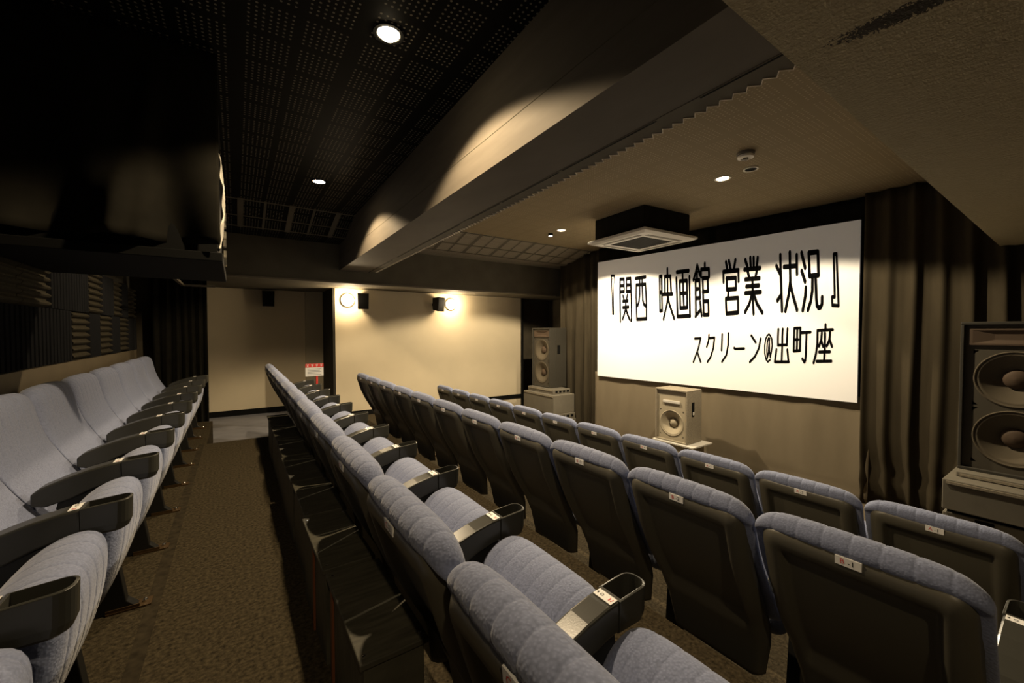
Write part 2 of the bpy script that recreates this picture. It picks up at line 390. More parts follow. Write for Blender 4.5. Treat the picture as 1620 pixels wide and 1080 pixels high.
t = thing('ceiling_spotlight', 'unlit black ceiling spot can with a pale rim, by the smoke detector', 'ceiling light', (3.75, 1.83, ZC), 0, 'small ceiling spots')
MB().lathe([(0.045, 0), (0.06, 0), (0.06, 0.008), (0.047, 0.008)], (0, 0, 0), '-z', 28).build('trim_ring', M['plaster_white'], t)
MB().lathe([(0.001, 0.003), (0.047, 0.003), (0.047, 0.0)], (0, 0, 0), '-z', 28).build('lens', M['black_board'], t)
t = thing('smoke_detector', 'round white smoke detector on the brown ceiling', 'smoke detector', (3.38, 1.69, ZC))
MB().lathe([(0.065, 0), (0.065, 0.015), (0.06, 0.02), (0.001, 0.02)], (0, 0, 0), '-z', 32).build('base', M['rack'], t, smooth=False)
MB().lathe([(0.05, 0.02), (0.06, 0.028), (0.058, 0.042), (0.035, 0.050), (0.034, 0.044), (0.001, 0.044)], (0, 0, 0), '-z', 32).build('cover', M['plaster_white'], t, smooth=False)
MB().lathe([(0.02, 0.044), (0.018, 0.056), (0.001, 0.056)], (0, 0, 0), '-z', 24).build('sensor', M['rack'], t)
for x, lab in ((1.525, 'glowing round wall lamp at the corner end of the cream wall'), (3.375, 'glowing round wall lamp near the middle of the cream wall')):
    t = thing('wall_lamp', lab, 'wall lamp', (x, 7.1, CH + 0.51), 0, 'wall lamps on the cream wall')
    MB().lathe([(0.001, 0), (0.10, 0), (0.10, 0.02), (0.001, 0.02)], (0, 0, 0), '-y', 32).build('base', M['plaster_white'], t)
    MB().lathe([(0.088, 0.02), (0.086, 0.05), (0.07, 0.078), (0.04, 0.093), (0.001, 0.098)], (0, 0, 0), '-y', 32).build('globe', M['globe'], t, smooth=True)
    MB().lathe([(0.089, 0.02), (0.104, 0.02), (0.104, 0.034), (0.089, 0.034)], (0, 0, 0), '-y', 32).build('rim', M['plaster_white'], t)
    l = bpy.data.lights.new('light', 'POINT'); l.energy = P_WALL; l.color = WARM; l.shadow_soft_size = 0.05
    lo = bpy.data.objects.new('light', l); COL.objects.link(lo); lo.parent = t; lo.location = (0, -0.16, 0)

# ------------------------------------------------------------------ cinema seats
# local frame: x towards the screen, y along the row, z up from the floor of the tier
PITCH = 0.52
SPINE = [(.268, .37), (.228, .43), (.165, .53), (.110, .63), (.070, .72), (.050, .790)]
def near_spine(p, sp):
    best = None
    for a, b in zip(sp, sp[1:]):
        dx, dz = b[0] - a[0], b[1] - a[1]
        t = max(0, min(1, ((p[0] - a[0]) * dx + (p[1] - a[1]) * dz) / (dx * dx + dz * dz)))
        q = (a[0] + dx * t, a[1] + dz * t); d = (p[0] - q[0]) ** 2 + (p[1] - q[1]) ** 2
        if best is None or d < best[0]: best = (d, q)
    return best[1]
def refine(loop, n):
    out = []; m = len(loop)
    for i in range(m):
        p0, p1, p2, p3 = (loop[(i + k - 1) % m] for k in range(4))
        for j in range(n):
            t = j / n
            out.append(tuple(0.5 * (2 * p1[c] + (p2[c] - p0[c]) * t + (2 * p0[c] - 5 * p1[c] + 4 * p2[c] - p3[c]) * t * t + (3 * p1[c] - p0[c] - 3 * p2[c] + p3[c]) * t ** 3) for c in (0, 1)))
    return out
def drop(u, z): return 0.020 * max(0, (abs(u) - 0.70) / 0.30) ** 2 * max(0, min(1, (z - .55) / .2))
def padded(loop, spine, half, chans, n_exp, depth, with_drop, ref=2):
    """upholstery: a profile swept across the seat, rounded at its two sides and stitched into channels"""
    lp = refine(loop, ref); sp = [near_spine(p, spine) for p in lp]
    us = []
    sub = 6
    for c in range(chans):
        for f in (0, .05, .14, .32, .5, .68, .86, .95): us.append(-1 + 2 * (c + f) / chans)
    us.append(1.0)
    us = sorted(set(us + [-.995, -.98, -.955, .955, .98, .995]))
    mb = MB(); ls = []
    for u in us:
        s = max(0.0, 1 - abs(u) ** n_exp) ** (1 / n_exp)
        ph = (u + 1) / 2 * chans; fr = abs((ph % 1.0) - .5) * 2
        g = 1 - depth * (max(0, fr - .70) / .30) ** 2 * (1 if abs(u) < .97 else 0)
        k = max(s * g, 0.02)
        l = []
        for p, q in zip(lp, sp):
            x, z = q[0] + (p[0] - q[0]) * k, q[1] + (p[1] - q[1]) * k
            l.append((x, u * half, z - (drop(u, z) if with_drop else 0)))
        ls.append(l)
    return mb.loops(ls)
BACK = [(.020, .782), (.003, .800), (.006, .828), (.030, .846), (.060, .844), (.086, .822), (.101, .780), (.110, .725), (.122, .665), (.142, .60), (.170, .535), (.208, .47), (.250, .415), (.285, .375),
        (.288, .35), (.258, .345), (.212, .41), (.155, .51), (.097, .62), (.055, .71), (.036, .765)]
CUSH = [(.350, .30), (.338, .38), (.340, .445), (.362, .495), (.402, .532), (.447, .552), (.489, .556), (.519, .539), (.531, .503), (.530, .45), (.517, .37), (.490, .285), (.458, .225), (.427, .200), (.395, .200), (.366, .24)]
REAR = [(.803, .004), (.76, .010), (.70, .028), (.60, .060), (.50, .106), (.42, .150), (.34, .200), (.24, .240), (.10, .262)]
def shell_mb():
    us = [-1, -.97, -.93, -.85, -.80, -.775, -.75, -.725, -.70, -.66, -.45, -.2, 0, .2, .45, .66, .70, .725, .75, .775, .80, .85, .93, .97, 1]
    zs = [.803, .795, .775, .76, .748, .74, .731, .722, .705, .69, .65, .60, .55, .50, .45, .40, .36, .335, .31, .28, .24, .18, .12, .10]
    mb = MB(); ls = []
    for z in zs:
        hw = interp([(.85, .233), (.45, .234), (.30, .222), (.10, .185)], z)
        l = []
        for u in us:
            rec = sstep(.775, .70, abs(u)) * sstep(.748, .722, z) * sstep(.30, .345, z)
            x = interp(REAR, z) + .028 * rec + .045 * max(0, (abs(u) - .85) / .15) ** 2
            if z > .80: x += .03
            elif z > .79: x += .006
            l.append((x, u * hw, z - drop(u, z) * .9))
        ls.append(l)
    n = len(us)
    mb.add([p for l in ls for p in l], [(k * n + i, k * n + i + 1, (k + 1) * n + i + 1, (k + 1) * n + i) for k in range(len(ls) - 1) for i in range(n - 1)])
    return mb
def text_geo(txt, size):
    c = bpy.data.curves.new('t', 'FONT'); c.body = txt; c.size = size; c.align_x = 'CENTER'; c.align_y = 'CENTER'; c.resolution_u = 2
    o = bpy.data.objects.new('t', c); COL.objects.link(o)
    me = o.to_mesh(); vs = [tuple(v.co) for v in me.vertices]; fs = [tuple(p.vertices) for p in me.polygons]
    o.to_mesh_clear(); bpy.data.objects.remove(o); bpy.data.curves.remove(c)
    return vs, fs
def plate(letter, num, parent):
    mb = MB(); zt, zb = .794, .770
    x0, x1 = interp(REAR, .77) - .003, interp(REAR, .794) - .001
    mb.prism([(x0 - .002, zb), (x1 - .003, zt), (x1 + .004, zt), (x0 + .004, zb)], lambda p: (p[0], -.029, p[1]), lambda p: (p[0], .029, p[1]))
    def put(txt, yc, ci):
        mb.cur = ci; vs, fs = text_geo(txt, .020)
        mb.add([((x0 + x1) / 2 - .0031 + z * (x1 - x0 - .001) / (zt - zb), yc - tx, (zb + zt) / 2 + z) for tx, z, _ in vs], fs)
    put(letter, .013, 1); put('-' + num, -.007 if len(num) < 2 else -.010, 2)
    o = mb.build('number_plate', [M['white'], M['red'], M['ink']], parent, fix=False)
    o['label'] = 'white number plate'
    return o
ARM = [(.215, .475), (.215, .518), (.24, .538), (.30, .562), (.36, .581), (.42, .594), (.458, .598), (.458, .526), (.42, .520), (.37, .506), (.32, .483), (.25, .466)]
def rrect(x0, x1, hy, r, z, n=5, zr=0.0):
    pts = [(x0, -hy), (x1 - r, -hy)]
    for i in range(1, n): pts.append((x1 - r + r * math.sin(math.pi / 2 * i / n), -hy + r - r * math.cos(math.pi / 2 * i / n)))
    pts.append((x1, -hy + r)); pts.append((x1, hy - r))
    for i in range(1, n): pts.append((x1 - r + r * math.cos(math.pi / 2 * i / n), hy - r + r * math.sin(math.pi / 2 * i / n)))
    pts += [(x1 - r, hy), (x0, hy)]
    return [(x, y, z + zr * (x - x0) / (x1 - x0)) for x, y in pts]
def make_arm(parent, y):
    o = MB().prism(refine_arm, lambda p: (p[0], -.034, p[1]), lambda p: (p[0], .034, p[1])).build('armrest', M['arm'], parent, bevel=.006, loc=(0, y, 0))
    cup = MB().loops([rrect(.462, .545, .025, .022, .514), rrect(.459, .557, .032, .026, .522), rrect(.458, .564, .035, .028, .540), rrect(.458, .566, .036, .028, .598, zr=.008),
                      rrect(.4655, .560, .0295, .024, .600, zr=.008), rrect(.467, .556, .027, .022, .534)])
    cup.build('cup_holder', M['arm'], o, bevel=.0012)
    st = MB(); sl = lambda x: .5985 - (.458 - x) * .09
    st.prism([(.432, sl(.432)), (.456, sl(.456)), (.456, sl(.456) + .0012), (.432, sl(.432) + .0012)], lambda p: (p[0], -.028, p[1]), lambda p: (p[0], .028, p[1]))
    zt = lambda x: sl(x) + .0017
    st.cur = 2
    st.add([(x, yy, zt(x)) for x, yy in ((.4395, .020), (.4485, .020), (.444, .0255))], [(0, 1, 2)])
    st.add([(.444 + r * math.cos(a), .009 + r * math.sin(a), zt(.444)) for r in (.0045, .003) for a in [2 * math.pi * i / 12 for i in range(12)]], [(i, (i + 1) % 12, 12 + (i + 1) % 12, 12 + i) for i in range(12)])
    st.cur = 1
    st.add([(x, yy, zt(x)) for x, yy in ((.439, -.013), (.449, -.013), (.449, -.016), (.439, -.016))], [(0, 1, 2, 3)])
    st.add([(x, yy, zt(x)) for x, yy in ((.439, -.019), (.449, -.022), (.449, -.024), (.439, -.021))], [(0, 1, 2, 3)])
    s = st.build('seat_sticker', [M['white'], M['red'], M['ink']], o, fix=False)
    s['label'] = 'white seat number sticker'
    return o
refine_arm = ARM
LEG = [(.275, .45), (.28, .472), (.36, .50), (.455, .52), (.46, .48), (.445, .40), (.435, .22), (.46, .04), (.50, .0), (.345, .0), (.352, .10), (.365, .25), (.33, .38)]
def make_leg(parent, y):
    o = MB().prism(LEG, lambda p: (p[0], -.022, p[1]), lambda p: (p[0], .022, p[1])).build('leg', M['leg'], parent, bevel=.003, loc=(0, y, 0))
    b = MB().box(.40, .535, -.03, .03, 0, .007)
    b.box(.40, .50, -.027, -.023, 0, .018)
    b.cur = 1; b.lathe([(.009, .006), (.009, .012), (.006, .017), (.001, .018)], (.513, .006, 0), 'z', 12)
    b.build('foot_bracket', [M['bracket'], M['chrome']], o)
    return o
def make_seat():
    t = thing('cinema_seat', 'seat', 'seat')
    padded(BACK, SPINE, .2555, 8, 3.4, .040, True).build('backrest', M['blue'], t, smooth=True)
    shell_mb().build('back_shell', M['shell'], t, smooth=True, solid=.006)
    padded(CUSH, [(.432, .29), (.440, .49)], .217, 7, 5, .028, False).build('seat_cushion', M['blue'], t, smooth=True)
    make_arm(t, .26); make_leg(t, .26)
    return t
ORD = ['first', 'second', 'third', 'fourth', 'fifth', 'sixth', 'seventh', 'eighth', 'ninth', 'tenth', 'eleventh']
proto = make_seat()
used = False
def seat_row(x0, y_first, n, z, letter, where, group):
    global used
    for i in range(n):
        if not used: t = proto; used = True
        else:
            t = dup_tree(proto)
            for c in list(t.children):                      # end-of-row arm and plate belong to one seat only
                if c.get('extra'):
                    for g in list(c.children): bpy.data.objects.remove(g)
                    bpy.data.objects.remove(c)
        t.location = (x0, y_first + PITCH * i, z)
        e = 'nearest' if i == 0 else ('last' if i == n - 1 else ORD[i])
        tag(t, f'blue tip-up cinema seat, {e} from the near end of the {where}' if e not in ('nearest', 'last') else f'blue tip-up cinema seat, {e} ' + ('seat of' if e == 'nearest' else 'at the far end of') + f' the {where}', 'cinema seat', group)
        if i == 0 and letter in ('A', 'B'):
            a = make_arm(t, -.26); a['extra'] = 1; l = make_leg(t, -.26); l['extra'] = 1
        if letter:
            p = plate(letter, str(i + 1), t); p['extra'] = 1
X_L, X_1, X_2, X_3 = -0.834, 0.285, 1.355, 2.550
seat_row(X_L, 0.90, 10, 0.0, None, 'row along the foam wall', 'seats along the foam wall')
seat_row(X_1, 0.68 - 0.26, 11, F1, 'C', 'row backed by black boxes', 'third row from the screen')
seat_row(X_2, 0.656 - 0.26, 11, F2, 'B', 'second row from the screen', 'second row from the screen')
seat_row(X_3, 0.70 - 0.26, 11, F3, 'A', 'front row by the screen', 'front row of seats')

# ------------------------------------------------------------------ screen, with its lettering
SL, SR = Vector((5.05, 4.91)), Vector((5.365, 1.515))
SD = (SR - SL).normalized(); SN = Vector((SD.y, -SD.x))       # SN points away from the audience
if SN.x < 0: SN = -SN
def sp_(s, d): return SL + SD * s + SN * d                     # along the screen / behind it
def slab_on_screen(mb, s0, s1, z0, z1, d0, d1):
    c = [sp_(s0, d0), sp_(s1, d0), sp_(s1, d1), sp_(s0, d1)]
    return mb.hexa([(p.x, p.y, z0) for p in c], [(p.x, p.y, z1) for p in c])
scr = slab_on_screen(MB(), 0, 3.408, .3605, 2.2607, 0, .03).build('projection_screen', M['screen'])
tag(scr, 'wide white cinema screen with black Japanese lettering', 'screen')
LINE1 = [[(275,2011),(334,2005),(341,1892)],[(275,2011),(305,1392),(325,1392),(309,1895),(303,1956)],[(446,1934),(445,1736),(458,1268)],[(446,1934),(518,1931),(526,1734),(454,1732)],[(463,1831),(505,1830)],[(565,1930),(642,1930),(648,1733),(566,1731),(565,1930)],[(579,1832),(620,1830)],[(642,1930),(653,1644),(665,1280),(652,1280)],[(504,1669),(518,1621)],[(582,1672),(573,1618)],[(502,1583),(595,1583)],[(503,1484),(608,1485)],[(555,1572),(556,1462),(527,1369),(500,1303)],[(564,1446),(592,1367),(625,1300)],[(731,1918),(904,1927)],[(803,1907),(805,1679),(796,1574),(777,1514),(753,1492)],[(843,1907),(858,1585),(878,1516),(913,1485)],[(741,1817),(905,1818)],[(741,1817),(741,1638),(759,1293)],[(905,1818),(921,1551),(925,1297)],[(759,1293),(925,1297)],[(1134,1909),(1166,1909),(1182,1407),(1148,1404),(1134,1909)],[(1141,1674),(1169,1674)],[(1192,1644),(1338,1638)],[(1257,2006),(1266,1627),(1260,1518),(1205,1287)],[(1270,1610),(1296,1490),(1368,1291)],[(1219,1896),(1224,1655)],[(1219,1900),(1308,1895)],[(1306,1895),(1320,1648)],[(1401,1943),(1576,1944)],[(1488,1921),(1491,1823)],[(1446,1811),(1548,1810)],[(1446,1811),(1452,1663),(1461,1433)],[(1551,1810),(1561,1437)],[(1461,1433),(1563,1437)],[(1459,1638),(1537,1639)],[(1496,1798),(1499,1676),(1512,1447)],[(1395,1857),(1409,1584),(1420,1319)],[(1587,1858),(1601,1314)],[(1420,1315),(1604,1320)],[(1694,2002),(1675,1909),(1645,1812)],[(1697,1993),(1736,1867)],[(1693,1903),(1694,1804)],[(1675,1799),(1729,1799),(1740,1557),(1681,1557)],[(1673,1799),(1683,1351)],[(1686,1681),(1710,1682)],[(1678,1312),(1746,1393)],[(1740,1500),(1764,1321)],[(1798,2012),(1799,1942)],[(1751,1940),(1853,1934)],[(1749,1940),(1748,1846)],[(1853,1934),(1856,1831)],[(1771,1820),(1837,1816),(1844,1638),(1775,1639)],[(1771,1820),(1792,1328)],[(1784,1509),(1851,1509),(1857,1328),(1792,1327)],[(2071,1996),(2088,1899)],[(2107,2007),(2129,1902)],[(2185,2008),(2169,1898)],[(2042,1877),(2223,1876)],[(2040,1877),(2045,1746)],[(2222,1876),(2227,1741)],[(2080,1786),(2194,1783),(2198,1643),(2087,1644),(2080,1786)],[(2106,1638),(2101,1529)],[(2075,1526),(2223,1529),(2226,1343),(2085,1336),(2075,1526)],[(2303,1992),(2329,1902)],[(2359,2011),(2366,1890)],[(2396,2006),(2400,1885)],[(2442,2000),(2432,1882)],[(2294,1875),(2471,1873)],[(2329,1864),(2348,1778)],[(2437,1851),(2422,1778)],[(2306,1752),(2466,1751)],[(2319,1663),(2460,1664)],[(2308,1581),(2482,1583)],[(2387,1737),(2393,1541),(2405,1325)],[(2381,1549),(2356,1445),(2308,1348)],[(2410,1547),(2439,1448),(2502,1333)],[(2684,1997),(2693,1741),(2711,1347)],[(2645,1876),(2689,1772)],[(2696,1528),(2662,1471)],[(2723,1855),(2850,1853)],[(2779,2014),(2789,1684),(2775,1531),(2745,1345)],[(2790,1653),(2815,1528),(2860,1352)],[(2847,1973),(2854,1762)],[(2895,1993),(2931,1822)],[(2899,1788),(2933,1667)],[(2941,1595),(2938,1504),(2916,1346)],[(2963,1983),(3047,1982),(3057,1726),(2975,1723),(2963,1983)],[(3002,1702),(3002,1560),(2990,1441),(2965,1348)],[(3030,1702),(3041,1468),(3048,1393),(3063,1366),(3081,1373),(3093,1406),(3093,1479)],[(3189,1935),(3212,1935),(3239,1380),(3185,1388),(3181,1477),(3204,1476),(3189,1935)]]
LINE2 = [[(1672,1008),(1753,1014),(1723,874),(1656,688)],[(1710,822),(1757,694)],[(1864,1059),(1859,978),(1837,902)],[(1863,1015),(1937,1023),(1923,880),(1888,761),(1848,699)],[(2035,1066),(2033,969),(2030,862)],[(2111,1079),(2110,928),(2091,801),(2037,713)],[(2185,895),(2199,884),(2304,892)],[(2383,1054),(2434,971)],[(2489,1018),(2469,898),(2428,799),(2371,729)],[(2595,801),(2605,854),(2614,936),(2608,1017),(2591,1058),(2578,1072),(2560,1057),(2544,1016),(2534,934),(2536,840),(2551,770),(2569,742),(2593,766)],[(2585,1017),(2573,1025),(2561,970),(2558,888),(2563,788)],[(2586,1023),(2578,923),(2576,847),(2564,788)],[(2583,970),(2586,877),(2597,796)],[(2676,1130),(2673,1041),(2674,943)],[(2721,1133),(2718,1041),(2719,950),(2715,756)],[(2769,1135),(2767,1042),(2764,948)],[(2674,944),(2764,951)],[(2659,891),(2644,747)],[(2771,892),(2784,755)],[(2644,746),(2786,754)],[(2837,1141),(2896,1144),(2895,888),(2834,880),(2837,1141)],[(2866,1138),(2865,887)],[(2844,1012),(2875,1014)],[(2902,1090),(2992,1098)],[(2955,1082),(2952,857),(2948,780),(2938,760),(2920,795)],[(3128,1179),(3128,1126)],[(3059,1116),(3192,1125)],[(3057,1115),(3057,969),(3047,861),(3026,757)],[(3096,1088),(3092,1013),(3073,943)],[(3094,997),(3110,941)],[(3125,1086),(3125,896),(3121,784)],[(3169,1094),(3165,1014),(3143,948)],[(3170,1004),(3188,944)],[(3076,879),(3170,886)],[(3055,775),(3184,785)]]

def nib(strokes, wy0, wz, name, thin=()):
    mb = MB(); k = wy0 / wz; NA = 10
    for si, st in enumerate(strokes):
        wy = wy0 * (.72 if si in thin else 1)
        pts = [(a / 1000, b / 1000 * k) for a, b in st]
        for (p, q) in zip(pts, pts[1:]):
            d = math.hypot(q[0] - p[0], q[1] - p[1])
            if d < 1e-6: continue
            a0 = math.atan2(q[1] - p[1], q[0] - p[0]); ol = []
            for i in range(NA + 1): ol.append((q[0] + wy * math.cos(a0 - math.pi / 2 + math.pi * i / NA), q[1] + wy * math.sin(a0 - math.pi / 2 + math.pi * i / NA)))
            for i in range(NA + 1): ol.append((p[0] + wy * math.cos(a0 + math.pi / 2 + math.pi * i / NA), p[1] + wy * math.sin(a0 + math.pi / 2 + math.pi * i / NA)))
            def f(d_): return lambda w: (*sp_(w[0], d_), w[1] / k)
            mb.prism(ol, f(-.003), f(-.0002))
    o = mb.build(name, M['ink'], scr)
    o['label'] = 'black lettering'
    return o
nib(LINE1, .0128, .0290, 'headline_lettering', (0, 1, len(LINE1) - 1))
nib(LINE2, .0098, .0178, 'subtitle_lettering', range(9, 13))

def curtain(name, pts, z0, z1, folds, amp, m, label, cat='curtain', gather=0.0, seed=1, group=None):
    """pleated cloth hanging along a line in plan"""
    rnd = random.Random(seed); a, b = Vector(pts[0]), Vector(pts[1]); L = (b - a).length; d = (b - a) / L; n = Vector((d.y, -d.x))
    ph = [rnd.uniform(0, 6.28) for _ in range(4)]; am = [rnd.uniform(.6, 1.2) for _ in range(60)]
    def fn(u, v):
        w = u * folds + .25 * math.sin(u * 5 + ph[0]) + .06 * math.sin(v * 5 + u * 9 + ph[1])
        A = amp * am[int(u * folds) % 60] * (.75 + .35 * (1 - v) + .2 * math.sin(v * 4 + u * 13 + ph[2]))
        off = A * math.sin(2 * math.pi * w) + .3 * A * math.sin(4 * math.pi * w + ph[3])
        g = gather * max(0, .22 - v) / .22
        off -= g * (.6 + .5 * math.sin(u * 21 + ph[1]) + .4 * math.sin(v * 60 + u * 8))
        p = a + d * (u * L + (g * .3 * math.sin(u * 17))) + n * off
        return (p.x, p.y, z0 + (z1 - z0) * v)
    o = MB().grid(fn, int(folds * 12), 26).build(name, M[m], None, smooth=True, solid=.006, fix=False)
    return tag(o, label, cat, group)
c0, c1 = sp_(-1.07, .24), sp_(.05, .24)
curtain('stage_curtain', (c0, c1), FF + .01, ZC - .01, 6.5, .035, 'velvet', 'dark pleated curtain between the screen and the corner speaker', gather=.03, seed=3, group='curtains beside the screen')
c0, c1 = sp_(3.44, .02), sp_(6.1, .02)
curtain('stage_curtain', (c0, c1), FF + .01, ZC - .01, 15, .040, 'velvet', 'dark pleated curtain between the screen and the large speaker', gather=.10, seed=8, group='curtains beside the screen')
c0, c1 = sp_(-.10, .058), sp_(3.50, .058)
curtain('screen_skirt', (c0, c1), FF + .01, .42, 7, .007, 'skirt', 'plain grey-brown cloth hanging below the screen', 'cloth', gather=.015, seed=5)
c0, c1 = sp_(-.10, .14), sp_(3.60, .14)
curtain('screen_backing', (c0, c1), .40, ZC - .01, 14, .012, 'black_cloth', 'black cloth above and behind the screen', 'cloth', seed=6)
curtain('doorway_curtain', ((-.80, 6.27), (-.285, 6.27)), -.25, CH + .66, 6, .022, 'black_cloth', 'black doorway curtain at the far end of the foam wall row', seed=11)
r = MB().box(-.53, -.50, 5.25, 6.27, CH + .54, CH + .565); r.box(-.53, -.2, 6.24, 6.27, CH + .54, CH + .565)
struct(r.build('trim_curtain_track', M['trim']), 'thin angled curtain track')

# ------------------------------------------------------------------ acoustic foam on the long wall
def foam(y0, y1, z0, z1, horiz, label):
    n = 7; mb = MB(); x = -1.0
    if horiz:
        prof = [(x, z0), (x, z1)]
        pl = [(x, z0), (x + .015, z0)]
        for i in range(n):
            h = (z1 - z0) / n
            for j in range(5): pl.append((x + .018 + .035 * math.sin(math.pi * (j + .5) / 5), z0 + h * (i + (j + .5) / 5)))
        pl += [(x + .015, z1), (x, z1)]
        mb.prism(pl, lambda p: (p[0], y0 + .004, p[1]), lambda p: (p[0], y1 - .004, p[1]))
    else:
        pl = [(x, y0 + .003), (x + .015, y0 + .003)]
        for i in range(n):
            h = (y1 - y0 - .006) / n
            for j in range(5): pl.append((x + .018 + .035 * math.sin(math.pi * (j + .5) / 5), y0 + .003 + h * (i + (j + .5) / 5)))
        pl += [(x + .015, y1 - .003), (x, y1 - .003)]
        mb.prism(pl, lambda p: (p[0], p[1], z0), lambda p: (p[0], p[1], z1))
    o = mb.build('acoustic_foam_panel', M['foam'] if horiz else M['foam_shaded'])
    tag(o, label, 'acoustic panel', 'acoustic foam panels')
zb, zm, zt = CH - .205, CH + .142, CH + .49
ybot = [(5.94, 6.38), (5.55, 5.94), (5.24, 5.55), (4.835, 5.24), (4.53, 4.835), (4.117, 4.53), (3.70, 4.117), (3.28, 3.70), (2.86, 3.28)]
ytop = [(5.94, 6.38), (5.66, 5.94), (5.33, 5.66), (4.93, 5.33), (4.53, 4.93), (4.13, 4.53), (3.73, 4.13), (3.31, 3.73), (2.89, 3.31)]
hb = [1, 0, 1, 0, 1, 0, 0, 0, 0]; hb = [1, 0, 1, 0, 1, 1, 0, 0, 0]; hb = [0, 1, 0, 1, 0, 1, 0, 0, 0]
ht = [1, 0, 1, 0, 1, 0, 0, 1, 1]
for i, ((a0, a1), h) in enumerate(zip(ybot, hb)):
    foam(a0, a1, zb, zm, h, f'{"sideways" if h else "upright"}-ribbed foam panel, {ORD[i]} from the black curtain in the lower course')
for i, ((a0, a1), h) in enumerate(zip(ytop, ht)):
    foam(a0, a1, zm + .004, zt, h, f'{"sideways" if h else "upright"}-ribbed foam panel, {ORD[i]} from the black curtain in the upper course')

# ------------------------------------------------------------------ projector enclosure hung from the ceiling
t = thing('projector_enclosure', 'large black cloth-draped projector box hanging over the foam wall row', 'projector box', (-.53, 2.6, CH + .42))
def pf(u, v):
    x = -.40 + .87 * u
    f = math.sin(u * 14 + 2.2 * v) * (1 - v) ** 1.5 * .05 + .045 * math.exp(-((u - .52 - .25 * v) / .06) ** 2) * (1 - v) + .04 * math.exp(-((u - .66 - .05 * v) / .05) ** 2) * (1 - v)
    return (x, -f + .01, .02 + .975 * v)
MB().grid(pf, 70, 24).build('drape', M['black_cloth'], t, smooth=True, solid=.004)
MB().box(-.40, .455, .05, 1.0, -.015, .985).build('carcass', M['black_board'], t)
MB().box(-.40, .48, .0, 1.05, -.06, -.015).build('base_board', M['black_board'], t, bevel=.004)
e = MB()
def ef(u, v): return (.462 + .022 * math.sin(v * 3.1) + .006 * math.sin(v * 23 + u * 4), .08 + .10 * u + .02 * math.sin(v * 19), .02 + .52 * v)
e.grid(ef, 4, 40).build('side_edging', M['plaster_white'], t, smooth=True, solid=.006)
e = MB()
for i in range(6): e.box(.478, .492, .30 + .05 * (i % 2), .345 + .05 * (i % 2), -.04 + i * .055, .0 + i * .055)
e.build('side_clip', M['reflector'], t)
t = thing('wall_sensor', 'tiny white sensor on the brown strip above the last seat', 'sensor', (-.82, 6.40, CH + .69))
MB().box(-.025, .025, -.02, 0, -.012, .012).build('housing', M['plaster_white'], t, bevel=.003)

# ------------------------------------------------------------------ loudspeakers
def woofer(parent, c, r, cone, rim):
    w = MB().lathe([(r * 1.05, -.001), (r * 1.05, .005), (r * 1.0, .006), (r * .985, -.004), (r * .93, .002), (r * .87, -.006), (r * .60, -.035), (r * .34, -.062)], c, '-x', 40).build('woofer', cone, parent, smooth=True)
    MB().lathe([(r * .37, 0), (r * .33, .02), (r * .2, .034), (.001, .038)], (c[0] + .060, c[1], c[2]), '-x', 28).build('dust_cap', M['cap'] if cone is M['cone'] else cone, w, smooth=True)
    return w
def cut_baffle(parent, x, y0, y1, z0, z1, holes_):
    mb = MB(); N = 40; zs = z0
    for cz, r in sorted(holes_):
        a = r * 1.06
        mb.box(x, x + .006, y0, y1, zs, cz - a); zs = cz + a
        if a < y1: mb.box(x, x + .006, y0, -a, cz - a, cz + a); mb.box(x, x + .006, a, y1, cz - a, cz + a)
        ci, sq_ = [], []
        for i in range(N):
            th = 2 * math.pi * (i + .5) / N; c, s_ = math.cos(th), math.sin(th); m = max(abs(c), abs(s_))
            ci.append((x, r * c, cz + r * s_)); sq_.append((x, a * c / m, cz + a * s_ / m))
        mb.loops([ci, sq_], cap=False)
    mb.box(x, x + .006, y0, y1, zs, z1)
    return mb.build('baffle', M['baffle'] if len(holes_) > 1 else M['cone_l'], parent)
def pa_stack(x, y, z, label):
    t = thing('pa_speaker', label, 'loudspeaker', (x, y, z), 0, 'tall double loudspeakers')
    w, h, d = .53, 1.10, .40
    c = MB().box(.13, d, -w / 2, w / 2, 0, h)
    for a in ((0, .13, -w / 2, w / 2, 0, .022), (0, .13, -w / 2, w / 2, h - .022, h), (0, .13, -w / 2, -w / 2 + .02, .022, h - .022), (0, .13, w / 2 - .02, w / 2, .022, h - .022)): c.box(*a)
    c.build('cabinet', M['cab_dark'], t, bevel=.004)
    cut_baffle(t, .028, -w / 2 + .02, w / 2 - .02, .022, h - .022, [(.27, .19), (.69, .19)])
    woofer(t, (.028, 0, .27), .19, M['cone'], M['baffle']); woofer(t, (.028, 0, .69), .19, M['cone'], M['baffle'])
    hn = MB().loops([[(.027, -.22, .93), (.027, .22, .93), (.027, .22, 1.05), (.027, -.22, 1.05)], [(.012, -.22, .93), (.012, .22, .93), (.012, .22, 1.05), (.012, -.22, 1.05)],
                     [(.012, -.205, .942), (.012, .205, .942), (.012, .205, 1.038), (.012, -.205, 1.038)], [(.03, -.08, .975), (.03, .08, .975), (.03, .08, 1.005), (.03, -.08, 1.005)]])
    hn.build('horn', M['cap'], t)
    hd = MB().box(d * .45, d * .62, -w / 2 - .004, -w / 2 + .004, .62, .78)
    hd.build('handle', M['black_board'], t)
    return t
pa_stack(4.50, .400, CH - 1.03, 'tall dark double-woofer speaker beside the big curtain, cut by the frame')
pa_stack(4.72, 6.04, CH - 1.035, 'tall dark double-woofer speaker in the far corner by the screen')
